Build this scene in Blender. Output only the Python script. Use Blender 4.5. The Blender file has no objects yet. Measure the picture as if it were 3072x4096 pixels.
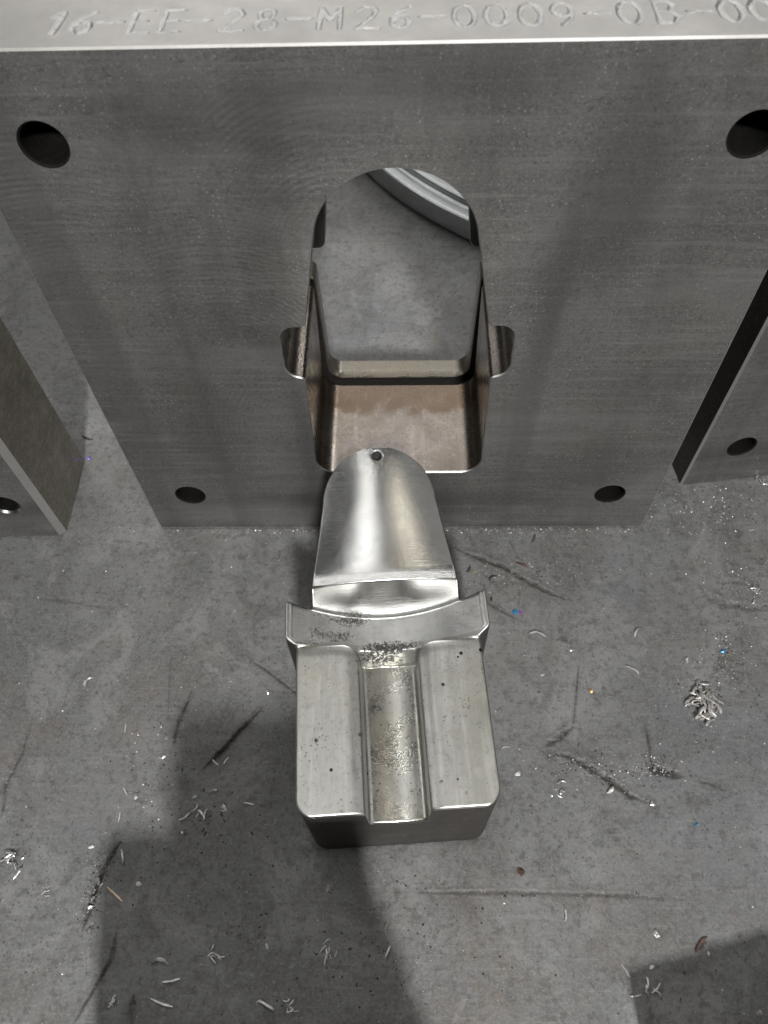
import bpy, math, random
import numpy as np
from mathutils import Vector, Matrix, noise as mnoise
from mathutils.geometry import tessellate_polygon

random.seed(7); rng = np.random.default_rng(7)
SC = bpy.context.scene
COL = SC.collection
MM = 0.001

# ------------------------------------------------------------------ camera, world, lamps
cd = bpy.data.cameras.new("camera"); cam = bpy.data.objects.new("camera", cd); COL.objects.link(cam)
Rv = Vector((0.99966719, 0.01203205, -0.02281973)); Uv = Vector((0.00220753, 0.8414297, 0.5403621)); Fv = Vector((-0.02570286, 0.54023263, -0.8411231))
M = Matrix((( Rv.x, Uv.x, -Fv.x, 0.00293106), (Rv.y, Uv.y, -Fv.y, -0.25145823), (Rv.z, Uv.z, -Fv.z, 0.40838093), (0, 0, 0, 1)))
cam.matrix_world = M
cd.sensor_fit = 'VERTICAL'; cd.sensor_height = 36.0; cd.lens = 3077 / 4096 * 36
cd.clip_start = 0.01; cd.clip_end = 50
SC.camera = cam
cd.dof.use_dof = True; cd.dof.focus_distance = 0.36; cd.dof.aperture_fstop = 16

w = bpy.data.worlds.new("World"); SC.world = w; w.use_nodes = True
bg = w.node_tree.nodes["Background"]; bg.inputs[0].default_value = (0.95, 1.0, 1.05, 1); bg.inputs[1].default_value = 0.04
SC.view_settings.view_transform = 'Standard'; SC.view_settings.look = 'None'
SC.view_settings.exposure = -0.27; SC.view_settings.gamma = 1.0

def lamp(loc, target, sx, sy, power, col=(1, .99, .97)):
    ld = bpy.data.lights.new("area_light", 'AREA'); ld.shape = 'RECTANGLE'; ld.size = sx; ld.size_y = sy
    ld.energy = power; ld.color = col
    o = bpy.data.objects.new("area_light", ld); COL.objects.link(o); o.location = loc
    o.rotation_euler = (Vector(target) - Vector(loc)).to_track_quat('-Z', 'Y').to_euler()
    return o
lamp((.36, -2.79, 2.60), (0, 0, 0), .27, .27, 240, (1, .995, .985))        # bright lamp behind the photographer
lamp((-.42, .95, 3.2), (-.42, .95, 0), .03, 2.0, 10.5)                       # narrow strip lamp over the bay
lamp((.64, .45, 3.2), (.64, .45, 0), .30, .4, 2.2, (1, .92, .76))         # warmer panel to its right
lamp((0, -.55, 3.2), (0, -.55, 0), 4.2, .11, 14)                          # long strip lamp across the bay, overhead
lamp((-.9, 2.7, 3.3), (-.9, 2.7, 0), 3.4, 1.0, 27)                        # panels beyond the plate
lamp((1.45, 2.6, 3.3), (1.45, 2.6, 0), .5, 1.1, 22)                       # strip lamps either side of it
lamp((-1.75, 2.6, 3.3), (-1.75, 2.6, 0), .5, 1.1, 22)
lamp((-2.6, .3, 2.3), (0, 0, 0), 1.4, 1.4, 15)                            # added soft fill from the left, no lamp known there
lamp((2.5, .5, 2.3), (0, 0, 0), 1.4, 1.4, 9)                                # added soft fill from the right as well
lamp((0, 7.0, 3.4), (0, 0, 0), 6.0, 2.0, 76)                             # far end of the hall

# ------------------------------------------------------------------ helpers
def link(o, parent=None):
    COL.objects.link(o)
    if parent is not None: o.parent = parent
    return o
def tag(o, label=None, cat=None, group=None, kind=None):
    if label: o['label'] = label
    if cat: o['category'] = cat
    if group: o['group'] = group
    if kind: o['kind'] = kind
    return o
def empty(name, loc=(0, 0, 0), rz=0):
    o = bpy.data.objects.new(name, None); o.location = loc; o.rotation_euler = (0, 0, rz); o.empty_display_size = .02
    return link(o)
def mesh_obj(name, verts, faces, mat, parent=None, smooth=False, loc=None, rot=None):
    me = bpy.data.meshes.new(name)
    me.from_pydata([tuple(v) for v in verts], [], [tuple(f) for f in faces]); me.update()
    if mat: me.materials.append(mat)
    if smooth is True: me.polygons.foreach_set("use_smooth", [True] * len(me.polygons))
    elif smooth: me.polygons.foreach_set("use_smooth", smooth)
    o = bpy.data.objects.new(name, me)
    if loc is not None: o.location = loc
    if rot is not None: o.rotation_euler = rot
    return link(o, parent)
def np_mesh(name, V, Q, mat, parent=None, smooth=True, attrs=None, normals=None):
    me = bpy.data.meshes.new(name)
    me.vertices.add(len(V)); me.vertices.foreach_set("co", np.asarray(V, np.float32).ravel())
    n = len(Q); me.loops.add(n * 4); me.loops.foreach_set("vertex_index", np.asarray(Q, np.int32).ravel())
    me.polygons.add(n); me.polygons.foreach_set("loop_start", np.arange(0, n * 4, 4, dtype=np.int32))
    me.update(calc_edges=True); me.validate()
    if smooth: me.polygons.foreach_set("use_smooth", np.ones(len(me.polygons), bool))
    if attrs:
        for k, a in attrs.items():
            at = me.attributes.new(k, 'FLOAT', 'POINT'); at.data.foreach_set("value", np.asarray(a, np.float32))
    if normals is not None:
        me.normals_split_custom_set_from_vertices([tuple(x) for x in normals])
    me.materials.append(mat)
    o = bpy.data.objects.new(name, me)
    return link(o, parent)
def grid_quads(nr, nc, off=0):
    i = np.arange(nr - 1)[:, None] * nc + np.arange(nc - 1)[None, :]
    return np.stack([i, i + 1, i + nc + 1, i + nc], -1).reshape(-1, 4) + off

# ------------------------------------------------------------------ materials
class NT:
    def __init__(s, name):
        s.m = bpy.data.materials.new(name); s.m.use_nodes = True; s.t = s.m.node_tree
        s.p = s.t.nodes["Principled BSDF"]; s.tc = s.t.nodes.new("ShaderNodeTexCoord"); s.src = s.tc.outputs["Object"]
    def n(s, typ, **kw):
        nd = s.t.nodes.new(typ)
        for k, v in kw.items(): setattr(nd, k, v)
        return nd
    def l(s, a, b): s.t.links.new(a, b)
    def val(s, sock, v):
        if isinstance(v, (int, float)): sock.default_value = v
        elif isinstance(v, tuple): sock.default_value = v if len(v) == 4 or sock.type == 'VECTOR' else (*v, 1)
        else: s.l(v, sock)
    def mapping(s, scale=(1, 1, 1), rot=(0, 0, 0), src=None, loc=(0, 0, 0)):
        m = s.n("ShaderNodeMapping"); m.inputs["Scale"].default_value = scale; m.inputs["Rotation"].default_value = rot; m.inputs["Location"].default_value = loc
        s.l(src or s.src, m.inputs[0]); return m.outputs[0]
    def noise(s, scale, detail=4, rough=.55, vec=None, dist=0):
        nd = s.n("ShaderNodeTexNoise"); nd.inputs["Scale"].default_value = scale; nd.inputs["Detail"].default_value = detail
        nd.inputs["Roughness"].default_value = rough; nd.inputs["Distortion"].default_value = dist
        s.l(vec or s.src, nd.inputs["Vector"]); return nd.outputs["Fac"]
    def voro(s, scale, feature='F1', vec=None, out="Distance"):
        nd = s.n("ShaderNodeTexVoronoi"); nd.feature = feature; nd.inputs["Scale"].default_value = scale
        s.l(vec or s.src, nd.inputs["Vector"]); return nd.outputs[out]
    def ramp(s, fac, a, b, lo=0., hi=1.):
        nd = s.n("ShaderNodeMapRange"); nd.inputs["From Min"].default_value = a; nd.inputs["From Max"].default_value = b
        nd.inputs["To Min"].default_value = lo; nd.inputs["To Max"].default_value = hi; s.l(fac, nd.inputs["Value"]); return nd.outputs[0]
    def math(s, op, a, b=0., clamp=False):
        nd = s.n("ShaderNodeMath"); nd.operation = op; nd.use_clamp = clamp; s.val(nd.inputs[0], a); s.val(nd.inputs[1], b); return nd.outputs[0]
    def mix(s, fac, a, b):
        nd = s.n("ShaderNodeMix"); nd.data_type = 'RGBA'; s.val(nd.inputs["Factor"], fac); s.val(nd.inputs[6], a); s.val(nd.inputs[7], b); return nd.outputs[2]
    def attr(s, name):
        nd = s.n("ShaderNodeAttribute"); nd.attribute_name = name; return nd.outputs["Fac"]
    def bump(s, h, strength=.3, dist=.001, normal=None):
        nd = s.n("ShaderNodeBump"); nd.inputs["Strength"].default_value = strength; nd.inputs["Distance"].default_value = dist
        s.l(h, nd.inputs["Height"])
        if normal: s.l(normal, nd.inputs["Normal"])
        return nd.outputs[0]
    def out(s, color=None, rough=None, metal=None, normal=None, spec=None):
        if color is not None: s.val(s.p.inputs["Base Color"], color)
        if rough is not None: s.val(s.p.inputs["Roughness"], rough)
        if metal is not None: s.val(s.p.inputs["Metallic"], metal)
        if normal is not None: s.l(normal, s.p.inputs["Normal"])
        return s.m

def mat_floor():
    s = NT("worn_floor_steel")
    big = s.noise(6, 6, .65, dist=.4); mid = s.noise(28, 6, .7, dist=.6); fine = s.noise(640, 4, .8); gr = s.noise(210, 6, .8)
    c = s.mix(s.ramp(big, .36, .64), (.122, .1225, .121), (.196, .196, .193))
    c = s.mix(s.ramp(mid, .46, .62, 0, .55), c, (.098, .096, .091))
    st = s.noise(18, 6, .7, vec=s.mapping(loc=(1, 5, 2)), dist=1.2)
    c = s.mix(s.ramp(st, .52, .60, 0, .55), c, (.235, .235, .231))
    c = s.mix(s.ramp(s.noise(40, 6, .75, vec=s.mapping(loc=(7, 5, 2)), dist=.8), .54, .62, 0, .6), c, (.085, .083, .079))
    c = s.mix(s.ramp(fine, .46, .68, 0, .5), c, (.28, .28, .276))
    c = s.mix(s.ramp(gr, .52, .60, 0, .62), c, (.075, .072, .068))
    pk = s.noise(430, 3, .75, vec=s.mapping(loc=(8, 1, 4))); c = s.mix(s.ramp(pk, .59, .68, 0, .5), c, (.045, .042, .040))
    br = s.math('MULTIPLY', s.ramp(s.noise(11, 5, .7, vec=s.mapping(loc=(3, 1, 7))), .50, .66), s.ramp(s.noise(90, 5, .75), .40, .60))
    c = s.mix(s.math('MULTIPLY', br, .40), c, (.150, .112, .082))
    bl = s.math('MULTIPLY', s.ramp(s.noise(9, 4, .6, vec=s.mapping(loc=(13, 4, 1))), .52, .66), s.ramp(s.noise(70, 4, .7), .40, .60))
    c = s.mix(s.math('MULTIPLY', bl, .35), c, (.15, .155, .18))
    dn = s.ramp(s.noise(14, 4, .65), .40, .72, .03, .23)
    sp = s.math('LESS_THAN', s.math('ADD', s.voro(330), s.math('MULTIPLY', s.math('SUBTRACT', s.noise(800, 3, .7), .5), .6)), dn)
    c = s.mix(s.math('MULTIPLY', sp, .62), c, (.045, .041, .038))
    lt = s.math('LESS_THAN', s.voro(300, vec=s.mapping(loc=(5, 2, 0))), s.ramp(s.noise(12, 4, .65, vec=s.mapping(loc=(9, 2, 0))), .46, .80, .0, .20))
    c = s.mix(s.math('MULTIPLY', lt, .5), c, (.40, .39, .37))
    g = s.attr("grime_shade"); gg = s.math('MULTIPLY', g, s.ramp(s.noise(380, 5, .8), .32, .58, .35, 1.))
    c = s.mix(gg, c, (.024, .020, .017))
    gl = s.math('MULTIPLY', s.attr("grit"), s.ramp(s.noise(560, 3, .7), .60, .68))
    c = s.mix(s.math('MULTIPLY', gl, .55), c, (.30, .28, .25))
    r = s.ramp(s.noise(22, 5, .65), .3, .7, .46, .64)
    r = s.math('ADD', r, s.math('MULTIPLY', gg, .25), True)
    h = s.math('ADD', s.math('MULTIPLY', gr, .8), s.math('MULTIPLY', fine, .4))
    b = s.bump(h, .55, .0005)
    sc = s.noise(60, 4, .6, vec=s.mapping(scale=(14, 1, 1), rot=(0, 0, .5)))
    sc2 = s.noise(42, 4, .65, vec=s.mapping(scale=(1, 12, 1), rot=(0, 0, .25))); c = s.mix(s.ramp(sc2, .56, .70, 0, .35), c, (.255, .256, .252))
    b = s.bump(sc, .12, .0003, b)
    met = s.math('SUBTRACT', .38, s.math('MULTIPLY', gg, .38), True)
    return s.out(c, r, met, b)

def mat_plate(name, base=(.158, .154, .149), warm=(.19, .165, .14), arcs=True, met=.75, r0=.36, r1=.54, glint=.8):
    s = NT(name)
    big = s.noise(8, 6, .68, dist=.2); mid = s.noise(55, 5, .7); fine = s.noise(1100, 3, .7); blot = s.noise(17, 5, .65, vec=s.mapping(scale=(1, 1, .42)))
    c = s.mix(s.ramp(big, .3, .7), tuple(x * .72 for x in base), tuple(x * 1.25 for x in base))
    c = s.mix(s.ramp(blot, .45, .68, 0, .75), c, tuple(x * .6 for x in base))
    c = s.mix(s.ramp(s.noise(14, 4, .6, vec=s.mapping(loc=(4, 4, 4))), .5, .75, 0, .5), c, warm)
    c = s.mix(s.ramp(fine, .47, .70, 0, .6), c, tuple(x * 1.8 for x in base))
    st = s.noise(300, 6, .8)
    c = s.mix(s.ramp(st, .52, .68, 0, .75), c, tuple(x * .5 for x in base))
    gsp = s.math('LESS_THAN', s.math('ADD', s.voro(420), s.math('MULTIPLY', s.math('SUBTRACT', s.noise(900, 2, .6), .5), .35)), s.ramp(s.noise(38, 5, .75), .36, .72, .02, .25))
    salt = s.noise(620, 3, .85); c = s.mix(s.ramp(salt, .57, .68, 0, .40), c, (.50, .49, .475)); pep = s.noise(480, 4, .85, vec=s.mapping(loc=(3, 9, 2))); c = s.mix(s.ramp(pep, .54, .64, 0, .6), c, tuple(x * .35 for x in base))
    c = s.mix(s.math('MULTIPLY', gsp, glint * .45), c, (.62, .60, .57))  # glints of the milled face put into the colour as light specks
    r = s.ramp(mid, .3, .7, r0, r1)
    r = s.math('SUBTRACT', r, s.math('MULTIPLY', gsp, .1))
    h = s.math('ADD', s.math('MULTIPLY', st, .5), s.math('MULTIPLY', fine, .5))
    br_ = s.noise(95, 5, .8, vec=s.mapping(scale=(.12, 1, 4))); hb = s.noise(22, 4, .65, vec=s.mapping(scale=(.35, 1, 1.6), loc=(5, 0, 1))); c = s.mix(s.ramp(hb, .50, .62, 0, .45), c, tuple(x * 1.45 for x in base))
    c = s.mix(s.ramp(br_, .50, .64, 0, .55), c, tuple(x * 1.6 for x in base))
    vb = s.noise(15, 3, .6, vec=s.mapping(scale=(1.6, 1, .10), loc=(2, 0, 0))); c = s.mix(s.ramp(vb, .50, .60, 0, .45), c, tuple(x * .66 for x in base))
    sm_ = s.noise(13, 5, .7, vec=s.mapping(scale=(1, 1, .6), loc=(6, 0, 3)), dist=.3); c = s.mix(s.ramp(sm_, .54, .68, 0, .45), c, tuple(x * .48 for x in base))
    if arcs:                                                        # oily stains rubbed into the face
        for cx, cz, rx, rz, st_ in ((.083, .235, .018, .045, .5), (.066, .19, .010, .04, .3), (-.10, .10, .02, .05, .3), (.10, .06, .03, .035, .25), (-.060, .262, .045, .014, .45), (.02, .275, .05, .010, .35), (-.02, .03, .12, .008, .35)):
            q_ = s.n("ShaderNodeVectorMath"); q_.operation = 'LENGTH'; s.l(s.mapping(loc=(-cx / rx, 0, -cz / rz), scale=(1 / rx, 0, 1 / rz)), q_.inputs[0])
            e_ = s.ramp(s.math('ADD', q_.outputs["Value"], s.math('MULTIPLY', s.noise(40, 5, .75), 1.1)), 1.0, 1.9, st_, 0)
            c = s.mix(e_, c, tuple(x * .38 for x in base))
    b = s.bump(h, .35, .0003)
    b = s.bump(br_, .18, .0003, b)
    if arcs:
        wv = None
        for cx, cz, sc_, md in ((-.075, .145, 255, (-.075, .20, .062)), (-.02, .09, 230, (-.072, .11, .05)), (-.02, .21, 250, (-.035, .268, .055)), (-.13, .16, 255, (-.135, .235, .055))):
            q = s.mapping(loc=(-cx, 0, -cz)); qn = s.n("ShaderNodeTexWave"); qn.wave_type = 'RINGS'; qn.rings_direction = 'Y'
            qn.inputs["Scale"].default_value = sc_ / 2; qn.inputs["Distortion"].default_value = .6; qn.inputs["Detail"].default_value = 2
            s.l(q, qn.inputs["Vector"])
            mk = s.n("ShaderNodeVectorMath"); mk.operation = 'LENGTH'; s.l(s.mapping(loc=(-md[0], 0, -md[1])), mk.inputs[0])
            msk = s.ramp(mk.outputs["Value"], md[2] * .25, md[2], 1, 0)
            p_ = s.math('MULTIPLY', qn.outputs["Fac"], msk); wv = p_ if wv is None else s.math('ADD', wv, p_)
        wv = s.math('MULTIPLY', wv, s.ramp(s.noise(60, 3, .6), .35, .65))
        b = s.bump(wv, .28, .0003, b)
        c = s.mix(s.math('MULTIPLY', wv, .24, True), c, tuple(x * 1.7 for x in base))
    return s.out(c, r, met, b)

def mat_bright(name, base, r0, r1, stretch=(1, 1, 1), nscale=160, bstr=.15, grime_shade=0., met=1.0, yellow=.15, pits=.0, speck=.0, streak=0.):
    s = NT(name)
    v = s.mapping(scale=stretch)
    brush = s.noise(nscale, 5, .7, vec=v); big = s.noise(24, 4, .6); fine = s.noise(1000, 3, .7); mid = s.noise(90, 4, .65)
    c = s.mix(s.ramp(big, .3, .7), tuple(x * .86 for x in base), tuple(min(1, x * 1.07) for x in base))
    c = s.mix(s.ramp(s.noise(30, 3, .6, vec=s.mapping(loc=(2, 8, 1))), .48, .72, 0, yellow), c, (base[0], base[1] * .97, base[2] * .80))
    c = s.mix(s.ramp(brush, .35, .7, 0, .35), c, tuple(x * .70 for x in base))
    if streak:
        k1 = s.noise(46, 4, .7, vec=s.mapping(scale=(3.2, .22, 1))); c = s.mix(s.ramp(k1, .50, .68, 0, streak), c, tuple(min(1, x * 1.35) for x in base))
        k2 = s.noise(330, 5, .8); c = s.mix(s.ramp(k2, .52, .68, 0, streak), c, tuple(x * .50 for x in base))
        k3 = s.noise(20, 5, .7, vec=s.mapping(loc=(3, 3, 0))); c = s.mix(s.ramp(k3, .48, .64, 0, streak * .8), c, (base[0] * .74, base[1] * .73, base[2] * .64))
    if speck:
        sp = s.math('LESS_THAN', s.voro(520), s.ramp(s.noise(60, 4, .7), .38, .75, .05, .30))
        c = s.mix(s.math('MULTIPLY', sp, speck), c, (.07, .066, .06))
    r = s.ramp(mid, .3, .7, r0, r1)
    h = s.math('ADD', brush, s.math('MULTIPLY', fine, .3))
    b = s.bump(h, bstr, .0003)
    m_ = met
    if pits:
        pz = s.voro(150, vec=s.mapping(loc=(1.7, .3, 0))); pm = s.math('MULTIPLY', s.math('LESS_THAN', pz, .14), s.ramp(s.noise(40, 2, .5), .5, .56))
        c = s.mix(s.math('MULTIPLY', pm, pits), c, (.025, .022, .02)); b = s.bump(pm, -.4, .0006, b)
    if grime_shade:
        g = s.attr("grime_shade"); gg = s.math('MULTIPLY', s.ramp(s.math('ADD', s.noise(620, 6, .9), s.math('MULTIPLY', g, .17)), .585, .635), s.ramp(g, .02, .40))
        c = s.mix(s.math('MULTIPLY', gg, grime_shade), c, (.022, .02, .018)); r = s.math('ADD', r, s.math('MULTIPLY', gg, .4), True)
        m_ = s.math('SUBTRACT', met, s.math('MULTIPLY', gg, .8), True); b = s.bump(gg, .12, .0003, b)
    return s.out(c, r, m_, b)

def mat_simple(name, col, rough, met, nscale=400, var=.25, bstr=.2):
    s = NT(name); f = s.noise(nscale, 4, .7)
    c = s.mix(s.ramp(f, .3, .7), tuple(x * (1 - var) for x in col), tuple(min(1, x * (1 + var)) for x in col))
    return s.out(c, s.ramp(f, .3, .7, rough * .85, min(1, rough * 1.15)), met, s.bump(f, bstr, .0003))

M_FLOOR = mat_floor()
M_PLATE = mat_plate("milled_dark_steel")
M_SIDE = mat_plate("oily_brown_steel", (.31, .288, .25), (.20, .165, .11), False, glint=.2)
M_TOP = mat_bright("ground_top_steel", (.50, .485, .465), .40, .52, (1, 1, 1), 90, .18, met=.85, yellow=.1)
M_CAV = mat_bright("cavity_steel", (.30, .266, .243), .22, .34, (3, 1, 3), 200, .25, met=1.0, yellow=.6, speck=.7, streak=.5)
def stain_cavity(m):
    t = m.node_tree; nd = t.nodes; p = nd["Principled BSDF"]; src = p.inputs["Base Color"].links[0].from_socket
    tc = nd.new("ShaderNodeTexCoord"); sx = nd.new("ShaderNodeSeparateXYZ"); t.links.new(tc.outputs["Object"], sx.inputs[0])
    no = nd.new("ShaderNodeTexNoise"); no.inputs["Scale"].default_value = 45; no.inputs["Detail"].default_value = 5; t.links.new(tc.outputs["Object"], no.inputs["Vector"])
    ma = nd.new("ShaderNodeMath"); ma.operation = 'MULTIPLY_ADD'; t.links.new(no.outputs["Fac"], ma.inputs[0]); ma.inputs[1].default_value = .045; t.links.new(sx.outputs["Y"], ma.inputs[2])
    mr = nd.new("ShaderNodeMapRange"); mr.inputs["From Min"].default_value = .064; mr.inputs["From Max"].default_value = .072; mr.inputs["To Max"].default_value = .75; t.links.new(ma.outputs[0], mr.inputs["Value"])
    mx = nd.new("ShaderNodeMix"); mx.data_type = 'RGBA'; t.links.new(mr.outputs[0], mx.inputs["Factor"]); t.links.new(src, mx.inputs[6]); mx.inputs[7].default_value = (.155, .105, .070, 1); t.links.new(mx.outputs[2], p.inputs["Base Color"])
stain_cavity(M_CAV)
M_LIP = mat_bright("lip_steel", (.27, .245, .205), .24, .36, (1, 1, 1), 200, .2, met=.9, yellow=.5, speck=.5)
M_BORE = mat_simple("shaded_bore_steel", (.006, .0055, .005), .8, .0); M_BORE.node_tree.nodes["Principled BSDF"].inputs["Specular IOR Level"].default_value = .12  # near black: the shade inside the holes is put into the colour
M_BORE2 = mat_simple("bright_bore_steel", (.55, .54, .53), .22, 1.0)
M_ENGR = mat_bright("fresh_cut_steel", (.60, .60, .59), .32, .48, (1, 1, 1), 500, .5, yellow=.05)
M_BLOCK = mat_bright("machined_block_steel", (.54, .537, .515), .32, .48, (4, .35, 1), 260, .30, grime_shade=.95, yellow=.5, pits=.95, speck=.55, streak=.6)
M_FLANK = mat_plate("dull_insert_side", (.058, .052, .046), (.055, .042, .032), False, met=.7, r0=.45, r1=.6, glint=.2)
M_COLLAR = mat_bright("machined_collar_steel", (.68, .68, .67), .30, .44, (1.2, 3, 1), 170, .34, grime_shade=.95, yellow=.1, speck=.35, streak=.35)
M_GROOVE = mat_bright("pitted_groove_steel", (.52, .512, .475), .22, .33, (2, .3, 1), 300, .26, grime_shade=.9, yellow=.7, pits=.95, speck=.8, streak=.6)
M_TONGUE = mat_bright("polished_tongue_steel", (.64, .64, .63), .155, .225, (.35, 7, 1), 220, .18, yellow=.15)
M_RING = mat_bright("turned_ring_steel", (.50, .515, .52), .28, .36, (1, 1, 1), 200, .06, yellow=.0)
M_CHIP = mat_simple("silver_chip", (.52, .515, .505), .34, .85, 900, .3, .4)
M_CHIP2 = mat_simple("dull_chip", (.36, .345, .325), .5, .7, 900, .35, .5)
M_WHITE = mat_simple("pale_flake", (.60, .59, .565), .5, .25, 900, .12)
M_BLUE = mat_simple("blue_temper", (.05, .22, .42), .4, .5, 500, .3)
M_PURPLE = mat_simple("purple_temper", (.30, .07, .36), .4, .5, 500, .3)
M_VIOLET = mat_simple("violet_temper", (.18, .15, .72), .3, .6, 500, .3)
M_BRASS = mat_simple("brass_chip", (.50, .34, .14), .4, .7, 500, .2)
M_NEEDLE = mat_simple("straw_needle", (.62, .50, .38), .4, .6, 500, .2)
M_DARK = mat_simple("burnt_chip", (.035, .028, .024), .5, .5, 500, .4)
M_RUST = mat_simple("rusty_chip", (.075, .045, .032), .7, .2, 500, .5)
M_GRIT = mat_simple("metal_grit", (.50, .48, .46), .45, .7, 900, .4)
M_GRITD = mat_simple("dark_grit", (.06, .055, .05), .7, .2, 900, .4)

# ------------------------------------------------------------------ floor
GOUGES = [(3.2,1.0,[(32.0,-14.2),(49.9,-23.0),(63.4,-28.7),(76.4,-38.1),(89.3,-45.7),(100.8,-51.7)]),(1.6,0.8,[(-86.3,-85.8),(-80.1,-90.2),(-72.3,-95.4),(-57.2,-106.5),(-49.6,-113.3)]),(2.2,1.6,[(-138.2,-184.1),(-141.8,-190.5),(-145.4,-200.6),(-147.3,-210.7),(-148.5,-219.4),(-149.1,-225.4)]),(1.6,1.5,[(-132.7,-224.1),(-132.7,-226.5),(-132.8,-234.2),(-136.0,-241.8),(-139.5,-248.3),(-143.3,-256.4),(-145.3,-260.6)]),(2.0,1.8,[(-74.4,-116.0),(-77.0,-118.5),(-84.7,-127.9),(-91.6,-137.3),(-97.8,-144.1),(-101.9,-148.2)]),(1.5,1.0,[(-114.4,-106.2),(-114.9,-108.6),(-119.1,-124.3),(-119.7,-136.3)]),(3.2,1.0,[(78.4,-139.0),(88.8,-140.4),(100.1,-147.2),(107.5,-152.2),(116.0,-159.5),(127.7,-164.3)]),(3.0,0.8,[(92.8,-125.0),(83.8,-131.2),(76.3,-135.9)]),(1.0,0.6,[(99.9,-91.5),(96.6,-107.5),(92.8,-125.0)]),(1.2,0.8,[(130.8,-124.1),(131.4,-134.9),(130.3,-145.6)]),(4.0,1.0,[(130.5,-144.4),(130.9,-147.2),(137.3,-148.3),(145.9,-150.6)]),(1.2,0.7,[(151.2,-153.1),(157.9,-153.7),(164.9,-157.6)]),(0.8,0.5,[(65.0,-3.7),(68.8,-13.3),(72.5,-23.0)]),(0.8,0.5,[(43.6,-1.9),(44.3,-10.9),(49.0,-19.1)]),(0.8,0.5,[(71.9,-43.0),(69.0,-55.3)]),(1.8,0.8,[(-199.5,-125.5),(-200.1,-141.1),(-204.2,-156.4),(-201.8,-172.8)]),(0.8,0.5,[(-129.7,-82.3),(-127.3,-103.1),(-124.8,-121.8)]),(4.5,0.45,[(175.6,-40.2),(181.7,-49.6),(188.4,-52.8),(212.7,-56.7)]),(1.8,0.3,[(-2.0,-205.5),(54.2,-205.0),(104.5,-205.7),(142.1,-207.5)]),(1.2,0.7,[(68.9,-63.6),(51.0,-51.8),(50.3,-39.6)]),(2.5,0.7,[(-119.5,-248.8),(-119.8,-255.8),(-118.6,-260.1)]),(0.9,0.35,[(-221.3,-49.0),(-195.5,-52.0),(-166.7,-57.4)]),(0.7,0.5,[(100.8,-142.2),(83.7,-144.7),(68.1,-132.8)]),(1.6,0.9,[(135.5,-228.0),(139.3,-225.9),(143.0,-223.4)])]
def vnoise(shape_xy, scale, seed):
    """cheap value noise on given x,y arrays (mm)"""
    x, y = shape_xy; r = np.random.default_rng(seed); T = r.random((256, 256)).astype(np.float32)
    fx, fy = x / scale, y / scale; ix, iy = np.floor(fx).astype(int), np.floor(fy).astype(int); tx, ty = fx - ix, fy - iy
    tx = tx * tx * (3 - 2 * tx); ty = ty * ty * (3 - 2 * ty)
    a = T[ix & 255, iy & 255]; b = T[(ix + 1) & 255, iy & 255]; c = T[ix & 255, (iy + 1) & 255]; d = T[(ix + 1) & 255, (iy + 1) & 255]
    return (a * (1 - tx) + b * tx) * (1 - ty) + (c * (1 - tx) + d * tx) * ty
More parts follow.
